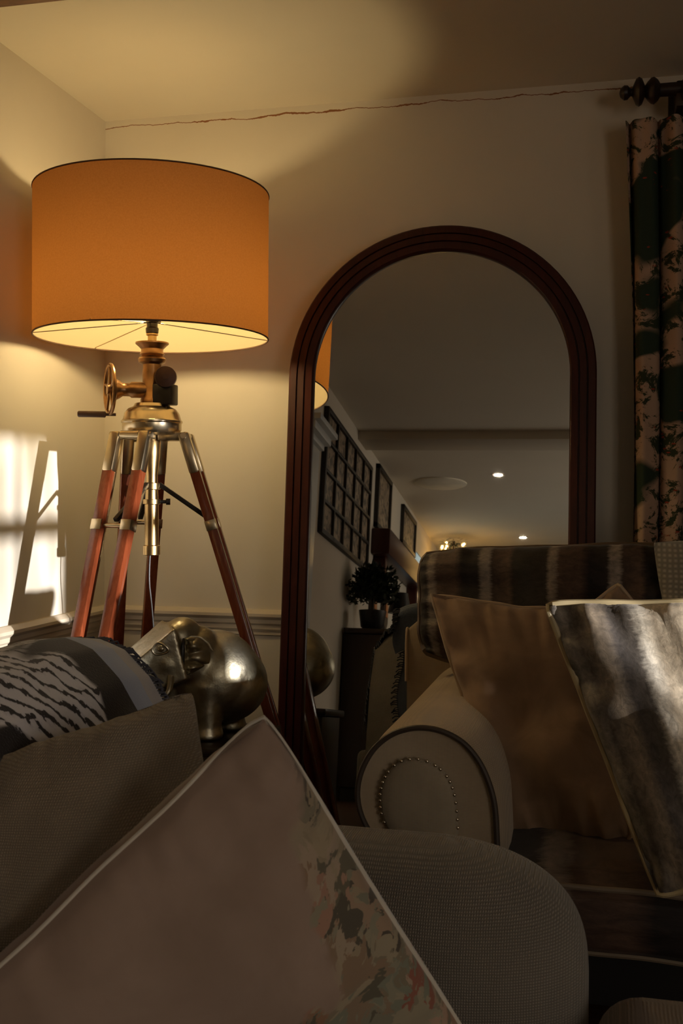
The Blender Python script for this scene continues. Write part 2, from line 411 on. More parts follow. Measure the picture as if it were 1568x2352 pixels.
MB().lathe([(.012, .400), (.012, .428), (.016, .430), (.016, .434)], (LX, LY, CH)).build('stem', 'brass', lamp)
MB().lathe([(.024, .350), (.036, .356), (.038, .364), (.034, .370), (.028, .372), (.034, .378), (.030, .384), (.030, .392), (.038, .400), (.045, .406), (.045, .410), (.030, .412)], (LX, LY, CH)).build('flared_collar', 'dbrass', lamp)
MB().lathe([(.031, .240), (.031, .256), (.026, .262), (.026, .330), (.024, .360)], (LX, LY, CH)).build('column', 'dbrass', lamp)
# gear: small round knob towards the camera, crank wheel to the left
rt = V((.918, .397, 0)); tw = V((.397, -.918, 0))     # image right / towards camera at the lamp
kc = C(.313)+rt*.036
MB().lathe([(.018, -.03), (.018, .035), (.028, .037), (.030, .045), (.028, .055), (.010, .058)], kc, tw, 28).lathe([(.008, .0), (.008, .004)], kc+tw*.057, tw, 16).build('gear_knob', plain('dark_bronze', (.05, .022, .014), .45, .6), lamp)
MB().box(C(.268)+V((.012, -.028, -.028)), C(.268)+V((.066, .026, .028)), .004).build('gear_box', 'black', lamp)
wc = C(.281)
MB().lathe([(.022, .015), (.022, .055), (.018, .060), (.018, .078), (.024, .086), (.030, .098), (.014, .103), (.012, .112)], wc, -rt, 24).build('crank_shaft', 'dbrass', lamp)
wax = (-rt*.97+tw*.24).normalized(); wcc = wc-rt*.112
x1 = wax.cross(V((0, 0, 1))).normalized(); y1 = V((0, 0, 1))
ring = [wcc+x1*(.062*cos(2*pi*i/48))+y1*(.066*sin(2*pi*i/48)) for i in range(48)]
m = MB().tube(ring, .0055, 8, True)
for k in range(5):
    a = 2*pi*k/5+.3; m.tube([wcc, wcc+x1*(.06*cos(a))+y1*(.062*sin(a))], .004, 8)
m.lathe([(.014, -.008), (.014, .008)], wcc, wax, 16)
wheel = m.build('crank_wheel', 'dbrass', lamp)
hp = wcc+V((0, 0, -.068))
MB().lathe([(.004, -.016), (.004, .010), (.0085, .012), (.0085, .082), (.006, .085)], hp, -rt, 16).build('crank_handle', plain('worn_brown_grip', (.10, .05, .03), .5), wheel)
MB().lathe([(.040, .246), (.046, .244), (.050, .236), (.064, .230), (.074, .218), (.079, .200), (.083, .197), (.083, .193), (.080, .190), (.080, .172), (.074, .163), (.050, .158), (.02, .156)], (LX, LY, CH), n=48).build('hub', 'steel', lamp)
# legs
SL, R0, ZH, LG = .305, .094, .155, .047
def dirv(a): return V((cos(radians(a)), sin(radians(a)), 0))
CA, AA, BA = 14., -102., 125.
for ang in (AA, CA, BA):
    d = dirv(ang); s = V((-d.y, d.x, 0))
    top = C(ZH)+d*R0; foot = V((LX, LY, 0))+d*(R0+SL*(CH+ZH)) + V((0, 0, .012))
    ax = (foot-top).normalized(); nl = ax.cross(s)
    hx = MB().tube([top-s*(LG+.014), top+s*(LG+.014)], .0065, 12)
    hx.bar(C(ZH)+d*.02-s*.02, top-s*.02, .018, .022, bev=.003).bar(C(ZH)+d*.02+s*.02, top+s*.02, .018, .022, bev=.003).lathe([(.012, -.03), (.012, .03)], top, s, 16)
    hx.build('hinge', 'steel', lamp)
    leg = None
    for sg in (-1, 1):
        o = s*sg*LG
        w = MB().bar(top+o+ax*.085, foot+o*.75, .026, .030, up=s, bev=.002)
        lg = w.build('leg', 'legwood', lamp)
        MB().bar(top+o-ax*.008, top+o+ax*.105, .029, .033, up=s, bev=.006).build('leg_bracket', 'steel', lg)
        MB().bar(top+o+ax*.235, top+o+ax*.263, .0285, .0325, up=s, bev=.001).build('leg_band', 'steel', lg)
        MB().lathe([(.008, -.003), (.008, .003)], top+o+s*sg*.017, s*sg, 12).build('bolt', 'chrome', lg)
        MB().lathe([(.016, -.012), (.018, 0), (.012, .012)], foot+o*.75, (0, 0, 1), 16).build('foot', 'steel', lg)
        leg = leg or lg
    MB().tube([top+ax*.249-s*(LG-.012), top+ax*.249+s*(LG-.012)], .0065, 12).build('cross_bar', 'steel', lamp)
    MB().bar(C(.026)+d*.02, top+ax*.235+d*-.004, .014, .012, bev=.002).build('brace', 'black', lamp)
MB().lathe([(.016, .156), (.024, .140), (.022, .100), (.016, .050), (.016, .030), (.024, .028), (.024, .012), (.017, .010), (.018, -.015), (.024, -.016), (.024, -.028), (.019, -.030), (.019, -.140), (.0235, -.142), (.0235, -.166), (.018, -.168)], (LX, LY, CH)).build('centre_tube', 'brass', lamp)
tk = C(-.022)
MB().lathe([(.005, .02), (.005, .038), (.009, .039), (.009, .050)], tk, rt, 12).build('thumb_screw', 'black', lamp)
MB().tube(catmull([C(-.165)+V((-.004, 0, 0)), C(-.24)+V((-.006, .0, 0)), C(-.34)+V((0, .01, 0)), C(-.6)+V((.01, .03, 0)), C(-.95)+V((.0, .06, 0)), V((LX-.05, LY+.15, .01)), V((LX-.2, YB-.06, .01))]), .0022, 6).build('power_cord', 'black', lamp)

# ------------------------------------------------------------------ arched mirror, leaning back on the wall
mn = V((.017, -.994, .106)).normalized(); mD = -3.0836557634862936
mu = V((0, 0, 1)); mu = (mu - mn*mu.dot(mn)).normalized(); mr = mu.cross(mn).normalized()
if mr.x < 0: mr = -mr
def mpt(px, py):
    v = _w + _r*((px-784)/F) - _u*((py-1176)/F); return CAMP + v*(mD/v.dot(mn))
pa, pb, pt = mpt(667, 870), mpt(1370, 870), mpt(1018, 522)
hw = (pb-pa).dot(mr)/2; mc0 = (pa+pb)/2; mtop = (pt-mc0).dot(mu)
fw = .0735
cz = mtop-hw                      # arch centre height over mc0
bz = -(mc0.z-.012)/mu.z           # floor
mirror = thing('arched_floor_mirror', 'tall arched floor mirror with grooved dark mahogany frame leaning against the wall', 'mirror', (mc0+mu*bz).xyz)
def arch(r):
    pts = [V((-r, 0))]; pts = [(-r, bz)]
    for k in range(1, 12): pts.append((-r, bz+(cz-bz)*k/12))
    for k in range(0, 49): a = pi-pi*k/48; pts.append((r*cos(a), cz+r*sin(a)))
    for k in range(11, -1, -1): pts.append((r, bz+(cz-bz)*k/12))
    return pts
prof = [(0, -.045), (0, .016), (.004, .020), (.0225, .020), (.0235, .012), (.0265, .012), (.0275, .020), (.0455, .020), (.0465, .012), (.0495, .012), (.0505, .019), (.069, .017), (fw, .010), (fw, -.004)]
vs = []; fs = []
for o, h in prof:
    for x, y in arch(hw-o): vs.append(mc0+mr*x+mu*y+mn*h)
K = len(arch(1))
for j in range(len(prof)-1):
    for i in range(K-1): fs.append((j*K+i, j*K+i+1, (j+1)*K+i+1, (j+1)*K+i))
m = MB().add(vs, fs)
a, b = mc0-mr*(hw-.01)+mu*(bz+.06), mc0+mr*(hw-.01)+mu*(bz+.06)
m.bar(a-mn*.012, b-mn*.012, .12, .058, up=mn, bev=.004)
# grooves darker: same mesh, deep geometry
m.build('frame', 'mah', mirror, angle=35)
gi = arch(hw-fw+.004)
mm_, mn_, mb_ = nt('mirror_glass'); mb_.inputs['Metallic'].default_value = 1; mb_.inputs['Base Color'].default_value = (.80, .82, .80, 1); mb_.inputs['Roughness'].default_value = .012
nn = len(gi)
MB().add([mc0+mr*x+mu*y for x, y in gi]+[mc0+mr*x+mu*y-mn*.004 for x, y in gi], [tuple(range(nn)), tuple(reversed(range(nn, 2*nn)))]+[(i, (i+1) % nn, (i+1) % nn+nn, i+nn) for i in range(nn)]).build('mirror_glass', mm_, mirror, smooth=False)
bk = arch(hw-.012)
MB().add([mc0+mr*x+mu*y-mn*.012 for x, y in bk]+[mc0+mr*x+mu*y-mn*.035 for x, y in bk], [tuple(range(len(bk))), tuple(reversed(range(len(bk), 2*len(bk))))]+[(i, (i+1) % len(bk), (i+1) % len(bk)+len(bk), i+len(bk)) for i in range(len(bk))]).build('backboard', 'darkwood', mirror, smooth=False)

# ------------------------------------------------------------------ side cabinet + elephant
cab = thing('side_cabinet', 'low black wooden side cabinet standing under the metal elephant', 'cabinet', (-.985, 2.60, 0))
CT = .488
MB().box((-1.135, 2.47, .04), (-.835, 2.75, CT-.022), .004).build('body', 'darkwood', cab)
MB().box((-1.148, 2.455, CT-.022), (-.822, 2.765, CT), .005).build('top', 'darkwood', cab)
dr = MB().box((-1.12, 2.462, .07), (-.85, 2.472, CT-.04), .003).build('door', 'darkwood', cab); MB().ball((-.87, 2.455, .30), .009).build('knob', 'brass', dr)
for x in (-1.11, -.86):
    for y in (2.49, 2.73): MB().box((x-.018, y-.018, 0), (x+.018, y+.018, .042), .003).build('foot', 'darkwood', cab)
em, en, eb = nt('antiqued_silver_gilt')
emp = coords(en); et = noise_n(en, emp, 7, 8, .8, .65); er = ramp(en, et, 'Fac', [(.3, (.22, .19, .12)), (.5, (.40, .36, .26)), (.7, (.55, .50, .39))])
L(en, er, 'Color', eb, 'Base Color'); eb.inputs['Metallic'].default_value = 1
er2 = ramp(en, et, 'Fac', [(.3, (.46,)*3), (.7, (.32,)*3)]); L(en, er2, 'Color', eb, 'Roughness')
et2 = noise_n(en, emp, 26, 4); bump(en, eb, et2, 'Fac', .35, .006)
el = thing('elephant_figurine', 'squat gilt metal elephant figurine with ribbed ear, standing on the black cabinet', 'figurine', (-1.0, 2.62, CT))
m = MB()
bc = W(492, 1550, 2.62)
m.ball(bc, (.118, .105, .116), 32, 20, Matrix.Rotation(radians(18), 3, 'Z'))
m.ball(bc+V((.015, .02, -.02)), (.118, .1, .105), 32, 20)
hc = W(408, 1500, 2.55); m.ball(hc, (.075, .072, .082), 28, 18)
m.ball(W(418, 1458, 2.55), (.046, .06, .045), 24, 14)
m.ball(W(455, 1515, 2.58), (.07, .08, .085), 24, 14)
# brow plane running into the trunk
def hexa(m, pts): m.add(pts, [(0, 1, 2, 3), (4, 7, 6, 5), (0, 4, 5, 1), (1, 5, 6, 2), (2, 6, 7, 3), (3, 7, 4, 0)])
t0, t1, t2 = W(415, 1428, 2.60), W(300, 1492, 2.50), W(385, 1590, 2.50)
fwv = V((.25, -.97, 0))
m2 = [W(372, 1421, 2.58), W(283, 1500, 2.53), W(325, 1600, 2.54), W(430, 1560, 2.62), W(402, 1442, 2.455), W(306, 1523, 2.42), W(335, 1600, 2.44), W(432, 1562, 2.47)]
hexa(m, m2); m.ball(W(385, 1518, 2.505), (.062, .06, .055), 24, 14); m.ball(W(345, 1540, 2.49), (.045, .05, .045), 24, 14)
tr_pts = catmull([W(325, 1520, 2.49), W(318, 1570, 2.47), W(325, 1625, 2.46), W(345, 1668, 2.46), W(372, 1672, 2.45)], 6)
m.tube(tr_pts, lambda t: .040-.018*t, 16)
for x, y in ((-.955, 2.56), (-1.055, 2.57), (-.935, 2.68), (-1.04, 2.70)):
    m.lathe([(.040, CT+.001), (.042, CT+.012), (.036, CT+.03), (.042, CT+.10), (.05, CT+.14)], (x, y, 0), n=20)
body = m.build('body', em, el); remesh(body, .0038, 20)
# ear: ribbed fan on the head's near side
er0 = [(426, 1466), (440, 1460), (462, 1463), (482, 1478), (494, 1500), (500, 1526), (478, 1534), (452, 1545), (428, 1552)]
def earfn(u, v):
    # u: 0 at slit -> 1 outer edge, v: 0 top -> 1 bottom
    k = v*(len(er0)-1); i = min(int(k), len(er0)-2); f = k-i
    ox = er0[i][0]*(1-f)+er0[i+1][0]*f; oy = er0[i][1]*(1-f)+er0[i+1][1]*f
    ix, iy = 425, 1466+84*v
    x = ix*(1-u)+ox*u; y = iy*(1-u)+oy*u
    d = .012*sin(pi*min(1, u*1.1)) + .009*abs(sin(v*4.5*pi))*sin(pi*min(1, u+.08))
    return W(x, y, 2.497-d+.055*(x-425)/75*.9)
m = MB(); m.grid(lambda u, v: earfn(u, v), 24, 48); m.grid(lambda u, v: earfn(u, v)+V((.003, .022, -.002)), 24, 48, flip=True)
m.grid(lambda u, v: earfn(1, v)+V((.003, .022, -.002))*u, 1, 48); m.grid(lambda u, v: earfn(0, v)+V((.003, .022, -.002))*u, 1, 48)
m.build('ear', em, el, angle=60)
MB().tube(catmull([W(421, 1466, 2.478), W(419, 1500, 2.472), W(420, 1552, 2.476)]), lambda t: .0016+.0042*sin(pi*t), 10).build('ear_slit', 'black', el)
m = MB().tube(catmull([W(350, 1492, 2.436), W(362, 1477, 2.438), W(380, 1484, 2.440), W(387, 1495, 2.443), W(374, 1502, 2.441), W(358, 1503, 2.438)], 6, True), .0026, 8, True)
m.ball(W(369, 1490, 2.442), (.009, .005, .008)); m.build('eye', em, el)
MB().tube(catmull([W(392, 1555, 2.46), W(388, 1585, 2.44), W(374, 1606, 2.43)]), lambda t: .010-.006*t, 10).build('tusk', em, el)

# ------------------------------------------------------------------ far sofa
XA = -.332
sofa = thing('rolled_arm_sofa', 'beige sofa with large rolled arm, dark piping and nailhead trim in front of the mirror', 'sofa', (.6, 2.5, 0))
FY = 2.03
face_px = [(1143, 1990), (1141, 1920), (1136, 1850), (1122, 1795), (1098, 1745), (1062, 1704), (1012, 1678), (958, 1671), (905, 1684), (862, 1716), (834, 1762), (822, 1810), (826, 1856), (844, 1900), (876, 1942), (912, 1972), (935, 2010)]
face = [W(x, y, FY) for x, y in face_px]
fc = catmull(face, 6); lowz = .13
outl = [(p.x, p.z) for p in fc] + [(fc[-1].x, lowz), (fc[0].x, lowz)]
acx, acz = W(985, 1850, FY).x, W(985, 1850, FY).z
def armring(scale, y, bulge=0): return [V((acx+(x-acx)*scale + (bulge if x > acx else -bulge*.4), y, acz+(z-acz)*scale if z > lowz+.01 else z)) for x, z in outl]
rings = [armring(.93, FY+.004), armring(.985, FY), armring(1.0, FY+.006), armring(1.01, FY+.05, .010), armring(1.01, FY+.12, .014), armring(1.0, FY+.3, .012), armring(1.0, 2.6, .008), armring(1.0, 2.93, .004), armring(.97, 2.95)]
n = len(outl); vs = [v for r_ in rings for v in r_]; fs = [(j*n+i, j*n+(i+1) % n, (j+1)*n+(i+1) % n, (j+1)*n+i) for j in range(len(rings)-1) for i in range(n)]
fs += [tuple(reversed(range(n))), tuple((len(rings)-1)*n+i for i in range(n))]
arm = MB().add(vs, fs).build('arm', 'beige', sofa, angle=50)
MB().tube([p+V((0, -.003, 0)) for p in fc], .0055, 8).build('piping', 'pipe', arm)
pan_px = [(1054, 2010), (1053, 1930), (1050, 1870), (1042, 1815), (1022, 1775), (988, 1749), (948, 1741), (912, 1752), (886, 1782), (875, 1822), (878, 1866), (894, 1905), (924, 1945), (950, 2010)]
pc = catmull([W(x, y, FY-.002) for x, y in pan_px], 6)
pcx = sum((p for p in pc), V())/len(pc)
r0 = pc; r1 = [p+V((0, -.006, 0)) for p in pc]; r2 = [pcx+(p-pcx)*.9+V((0, -.016, 0)) for p in pc]; r3 = [pcx+(p-pcx)*.6+V((0, -.020, 0)) for p in pc]
n = len(pc); vs = r0+r1+r2+r3; fs = [(j*n+i, j*n+(i+1) % n, (j+1)*n+(i+1) % n, (j+1)*n+i) for j in range(3) for i in range(n)]+[tuple(range(3*n, 4*n))]
panel = MB().add(vs, fs).build('arm_panel', fabric('beige_panel_weave', (.46, .38, .27), 150, .6, .2, .1, contrast=.35), arm, angle=60)
# nailheads along the panel edge
acc = 0; nail0 = None; last = pc[0]; stud = []
for p in pc[1:]:
    acc += (p-last).length; last = p
    if acc > .0115 and p.z > .42: stud.append(p); acc = 0
for i, p in enumerate(stud[:60]):
    if nail0 is None:
        nail0 = MB().ball(p+V((0, -.008, 0)), (.0036, .0028, .0036), 10, 6).build('nailhead', 'chrome', panel, loc=None)
        base0 = p.copy()
    else:
        c = nail0.copy(); COL.objects.link(c); c.location = p-base0
# right hand arm further along
arm2 = copy_tree(arm, None, V((1.95, 0, 0))); arm2.parent = sofa
# seat platform, back frame
SX0, SX1 = fc[0].x+.004, 1.95+fc[11*6//1 if False else 60].x
SX1 = XA+1.95-.125
MB().box((SX0-.02, FY+.08, .13), (SX1, 2.93, .30), .01).build('base', 'dark', sofa)
for x in (-.28, 1.55):
    for y in (2.12, 2.85): MB().lathe([(.018, 0), (.026, .13)], (x, y, 0), n=16).build('foot', 'darkwood', sofa)
bx0 = W(944, 1500, 2.93).x; bzt = W(944, 1402, 2.90).z
m = MB()
def backfn(u, v):
    x = bx0+(XA+1.95+.14-bx0)*u
    ex = min((x-bx0), (XA+1.95+.14-x)); cz_ = bzt - .035*max(0, 1-ex/.05)**2
    a = v*pi*1.0
    t_ = [(2.865, .30), (2.865, cz_-.05), (2.872, cz_-.015), (2.892, cz_), (2.925, cz_), (2.945, cz_-.015), (2.952, cz_-.05), (2.952, .15)]
    k = v*(len(t_)-1); i = min(int(k), len(t_)-2); f = k-i
    return V((x, t_[i][0]*(1-f)+t_[i+1][0]*f, t_[i][1]*(1-f)+t_[i+1][1]*f))
m.grid(backfn, 60, 28)
for u in (0, 1):
    k0 = len(m.v); pts = [backfn(u, j/28) for j in range(29)]; m.add(pts, [tuple(range(29))])
bf = m.build('back_frame', 'beige', sofa, angle=60)
MB().tube([backfn(0, j/28)+V((-.001, 0, 0)) for j in range(3, 27)], .005, 8).build('piping', 'tanpipe', bf)
# seat cushion (dark striped velvet with piping)
STR_D = [(0, (.028, .02, .016)), (.10, (.03, .022, .017)), (.13, (.26, .21, .17)), (.17, (.20, .16, .13)), (.2, (.07, .042, .03)), (.36, (.09, .052, .036)), (.42, (.018, .013, .011)), (.55, (.022, .016, .014)), (.58, (.24, .20, .17)), (.64, (.26, .22, .19)), (.67, (.055, .035, .028)), (.8, (.10, .06, .042)), (.84, (.02, .015, .012)), (.95, (.025, .02, .016)), (1, (.028, .02, .016))]
seatm = striped('dark_striped_velvet', STR_D, 2.6, .3)
backm = striped('dark_striped_back_velvet', STR_D, 2.1, .3)
stop_ = .415
scv = MB()
def seatfn(u, v):
    # v: 0 underside front -> boxing -> top -> back
    x = SX0+.005+(SX1-SX0-.01)*u; s = 2*u-1; round_ = (1-abs(s)**8)
    crown = .030*round_
    t_ = [(2.80, .285), (2.02, .285), (1.965, .292), (1.950, .31), (1.945, .35), (1.950, .393), (1.965, .408), (2.02, .418+crown*.6), (2.3, .42+crown), (2.80, .415+crown*.6), (2.83, .35), (2.80, .285)]
    k = v*(len(t_)-1); i = min(int(k), len(t_)-2); f = k-i
    y = t_[i][0]*(1-f)+t_[i+1][0]*f; z = t_[i][1]*(1-f)+t_[i+1][1]*f
    z += .006*noise.noise(V((x*7, y*7, 1)))
    return V((x, y-.012*round_*(1 if y < 2.1 else 0), z))
scv.grid(seatfn, 80, 66)
for u in (0, 1): scv.add([seatfn(u, j/66) for j in range(66)], [tuple(range(66))])
seat = scv.build('seat_cushion', seatm, sofa, angle=70)
for v_ in (36/66, 13/66): MB().tube([seatfn(i/60, v_) for i in range(61)], .0055, 8).build('piping', plain('brown_piping', (.16, .12, .08), .6), seat)
# back cushion, striped, piped
bc0 = [W(962, 1266, 2.74), W(1570, 1246, 2.68), W(1590, 1640, 2.52), W(962, 1504, 2.68)]
fnb = cushion('back_cushion', '', [bc0[0], bc0[1], bc0[2], bc0[3]], .085, backm, plain('gold_brown_piping', (.11, .07, .04), .5), .0075, parent=sofa, part='back_cushion', pinch=.01, seed=3, wr=.018, power=.35, rc=.07)[1]
bc1 = [p+V((.62, .0, 0)) for p in bc0]
cushion('back_cushion', '', bc1, .085, backm, 'tanpipe', .006, parent=sofa, part='back_cushion', pinch=.015, seed=5, wr=.01, power=.35)

# throw with fringe hung over the sofa back's left end
blue = fabric('blue_grey_throw', (.10, .12, .16), 90, .5, .3, .2)
dfr = plain('navy_fringe', (.02, .022, .035), .9)
thr = thing('fringed_throw', 'dark blue fringed throw hanging over the left end of the beige sofa back', 'throw blanket', (bx0-.02, 2.94, bzt-.35))
def thrfn(u, v):
    x0 = bx0-.034; x1 = bx0+.06
    x = x0+(x1-x0)*u
    if v < .2: y, z = 2.875, bzt+.006-.10*(1-v/.2)
    elif v < .35: f = (v-.2)/.15; y, z = 2.875+.09*f, bzt+.012+.008*sin(pi*f)
    else: f = (v-.35)/.65; y, z = 2.965+.01*sin(f*5), bzt+.008-.52*f
    x -= .02*max(0, v-.35)*(1-u) + .008*sin(v*22)*(1-u)
    return V((x, y, z-.02*(1-u)**3))
throw = MB(); throw.grid(thrfn, 14, 50); throw.grid(lambda u, v: thrfn(u, v)+V((0, .005, -.003)), 14, 50, flip=True)
throw.build('cloth', blue, thr, angle=80)
m = MB()
for k in range(110):
    v = .12+.86*k/110; p = thrfn(0, v); q = p+V((-.010-.008*random.random(), -.004+.008*random.random(), -.012*random.random()))
    m.tube([p+V((.004, 0, 0)), (p+q)/2+V((0, 0, .003)), q], .0017, 5)
fr = m.build('fringe', dfr, thr); fr['kind'] = 'stuff'

# ------------------------------------------------------------------ loose cushions on the far sofa
cushion('scatter_cushion', 'tan velvet cushion with piped edge leaning inside the rolled sofa arm', [W(982, 1356, 2.47), W(1345, 1400, 2.44), W(1460, 1950, 2.14), W(1160, 1966, 2.24)], .060, 'tan', 'tanpipe', .0045, pinch=.05, seed=11, wr=.02)
cushion('scatter_cushion', 'small golden brown cushion corner peeping up behind the striped cushion', [W(1418, 1338, 2.50), W(1590, 1530, 2.48), W(1440, 1800, 2.36), W(1270, 1440, 2.44)], .035, 'tan', 'tanpipe', .0045, pinch=.05, seed=17, wr=.012)
STR_L = [(0, (.10, .085, .07)), (.05, (.30, .26, .21)), (.10, (.14, .115, .09)), (.2, (.30, .235, .165)), (.27, (.10, .085, .075)), (.35, (.13, .11, .09)), (.40, (.75, .68, .56)), (.46, (.58, .48, .35)), (.60, (.66, .55, .40)), (.66, (.78, .72, .62)), (.70, (.22, .19, .155)), (.85, (.15, .125, .10)), (.92, (.62, .56, .46)), (1, (.16, .14, .11))]
cushion('scatter_cushion', 'silvery grey and cream striped velvet cushion with pale piping, nearest on the far sofa', [W(1246, 1380, 2.01), W(1800, 1370, 1.99), W(1860, 1980, 1.86), W(1512, 2068, 1.895)], .070, striped('pale_striped_velvet', STR_L, 1.0, .7, soft=.035), plain('pale_gold_piping', (.45, .36, .2), .5), .006, pinch=.03, seed=23, wr=.022)
cushion('scatter_cushion', 'pale grey chunky knitted cushion standing against the striped back cushion', [W(1494, 1240, 2.60), W(1900, 1235, 2.52), W(1950, 1640, 2.42), W(1560, 1640, 2.48)], .07, fabric('chunky_grey_knit', (.34, .31, .27), 28, 1.0, .4, .12, contrast=.5), None, pinch=.02, seed=29, wr=.008)

# ------------------------------------------------------------------ near armchair
chair = thing('armchair', 'grey woven armchair with plump rounded arm in the foreground', 'armchair', (-.3, 1.1, 0))
# far side arm: fat rounded roll with plump end
ax0 = W(740, 1960, 1.36); ze = .66
AR = .168; ayc = 1.37
rx = W(1352, 2250, ayc).x
def armfn(u, v):
    x0 = -.74; xs = rx-.20
    if u < .55: x = x0+(xs-x0)*u/.55; k = 1
    else:
        t = (u-.55)/.45; a = t*pi/2; x = xs+.20*sin(a)**1.0; k = cos(a)**.62 if a < pi/2-1e-6 else 0
    a = 2*pi*v
    cx, sz = cos(a), sin(a)
    sgn = lambda q: (1 if q >= 0 else -1)
    y = ayc + AR*.98*sgn(cx)*abs(cx)**.85*k
    z = (ze-AR*1.05) + (AR*1.05*sz*(k if sz > 0 else 1) if sz > 0 else sz*.36*(k if k > 0 else 0)**.3)
    z = min(z, ze)
    return V((x, y, z))
m = MB(); m.grid(lambda u, v: armfn(u, v), 60, 56, cv=True)
m.build('arm', 'grey_weave', chair, angle=80)
m = MB().box((-.95, .52, .12), (rx-.06, 1.50, .34), .03, seg=4); m.build('base', 'grey_weave', chair)
# T cushion in front of the arm
def blob(a, b, r, mb=None): return (mb or MB()).box(a, b, r, seg=6)
sc = blob((-.60, .56, .345), (rx+.30, 1.16, .43), .04)
scx = W(1366, 2290, 1.34).x
sc.box((scx, .60, .345), (rx+.30, 1.36, W(1450, 2276, 1.33).z), .055, seg=6)
sc.build('seat_cushion', fabric('brown_weave_seat', (.24, .18, .135), 70, .6, .2, .15, contrast=.4), chair)
m = MB()
def cb(u, v):
    # chair back: rounded slab running towards the camera along y
    y = .62+(1.53-.62)*u
    e = max(0, 1-(1.53-y)/.10); top = .868-.05*e**2
    t_ = [(-.60, .46), (-.612, .62), (-.63, .72), (-.665, .80), (-.70, top-.028), (-.75, top), (-.80, top-.006), (-.85, top-.04), (-.885, .76), (-.90, .6), (-.91, .14)]
    k = v*(len(t_)-1); i = min(int(k), len(t_)-2); f = k-i
    x = t_[i][0]*(1-f)+t_[i+1][0]*f; z = t_[i][1]*(1-f)+t_[i+1][1]*f
    return V((x, y, z))
m.grid(cb, 40, 40)
for u in (0, 1): m.add([cb(u, j/40) for j in range(41)], [tuple(range(41))])
m.build('back', 'grey_weave', chair, angle=70)
for x in (-.85, rx-.12):
    for y in (.60, 1.42): MB().lathe([(.02, 0), (.028, .13)], (x, y, 0), n=16).build('foot', 'darkwood', chair)

# blanket over the chair back
bm_, bn, bb = nt('patterned_blanket')
tc = node(bn, 'ShaderNodeTexCoord'); sp = node(bn, 'ShaderNodeSeparateXYZ'); L(bn, tc, 'UV', sp, 'Vector')
mpb = coords(bn, 'UV', (4.2, 1.6, 1), (0, 0, .5)); wv = node(bn, 'ShaderNodeTexWave', wave_type='RINGS'); wv.inputs['Scale'].default_value = 4.2; wv.inputs['Distortion'].default_value = 7; wv.inputs['Detail'].default_value = 4; wv.inputs['Detail Scale'].default_value = 1.6
L(bn, mpb, 'Vector', wv, 'Vector')
mpn = coords(bn, 'UV', (75, 50, 1), (0, 0, .3)); nz = noise_n(bn, mpn, 1.2, 3)
mu1 = node(bn, 'ShaderNodeMath', operation='MULTIPLY_ADD'); mu1.inputs[1].default_value = 1.5; L(bn, nz, 'Fac', mu1, 0); wsub = node(bn, 'ShaderNodeMath', operation='SUBTRACT'); wsub.inputs[1].default_value = .45; L(bn, wv, 'Fac', wsub, 0); L(bn, wsub, 'Value', mu1, 2)
pat = ramp(bn, mu1, 'Value', [(.0, (.012, .010, .016)), (.50, (.02, .018, .026)), (.54, (.62, .62, .70)), (1.0, (.74, .74, .80))])
mpl = coords(bn, 'UV', (1, 1, 1)); nl_ = noise_n(bn, mpl, 3.5, 3, .5); big = ramp(bn, nl_, 'Fac', [(.44, (0, 0, 0)), (.47, (1, 1, 1))])
patt = mixc(bn, (big, 'Color'), (.012, .010, .014), (pat, 'Color'))
# border: bands near the far edge (u -> 1)
ub = node(bn, 'ShaderNodeMath', operation='MULTIPLY_ADD'); ub.inputs[1].default_value = .03; L(bn, nl_, 'Fac', ub, 0); L(bn, sp, 'X', ub, 2)
bd = ramp(bn, ub, 'Value', [(0, (0, 0, 0)), (.845, (.0, .0, .0)), (.85, (1, 1, 1))], 'CONSTANT')
bd2 = ramp(bn, ub, 'Value', [(0, (.010, .008, .012)), (.885, (.36, .42, .58)), (.96, (.42, .42, .46))], 'CONSTANT')
fin = mixc(bn, (bd, 'Color'), (patt, 2), (bd2, 'Color')); L(bn, fin, 2, bb, 'Base Color'); bb.inputs['Roughness'].default_value = .95; bb.inputs['Sheen Weight'].default_value = .3
bb.inputs['Specular IOR Level'].default_value = .1
wv2 = noise_n(bn, coords(bn, 'UV', (300, 200, 1)), 1, 2); bump(bn, bb, wv2, 'Fac', .4, .002)
blk = thing('patterned_blanket', 'black and white patterned blanket with blue grey fringed border over the armchair back', 'blanket', (-.75, 1.2, .5))
def blf(u, v):
    # u: along the back towards the far end (0..1), v: 0 front hem -> 1 rear hem
    y = .66+(1.535-.66)*u
    t_ = [(-.555, .52), (-.575, .62), (-.600, .70), (-.628, .778), (-.665, .833), (-.71, .873), (-.755, .889), (-.80, .886), (-.86, .855), (-.905, .78), (-.925, .60), (-.935, .42)]
    k = v*(len(t_)-1); i = min(int(k), len(t_)-2); f = k-i
    sm_ = f*f*(3-2*f)*.3+f*.7
    x = t_[i][0]*(1-sm_)+t_[i+1][0]*sm_; z = t_[i][1]*(1-sm_)+t_[i+1][1]*sm_
    y -= .10*abs(v-.52)*max(0, u-.6)*2
    d = noise.noise(V((x*5, y*5, z*5)))*.014+noise.noise(V((x*14, y*14, z*14)))*.005
    x += d*.6+.010; z += abs(d)*.8 - .025*max(0, u-.90)*10*.5
    return V((x, y, z))
m = MB(); m.grid(blf, 60, 70); m.grid(lambda u, v: blf(u, v)+V((-.002 if v < .5 else .002, 0, -.004)), 60, 70, flip=True)
m.build('cloth', bm_, blk, angle=80)
m = MB()
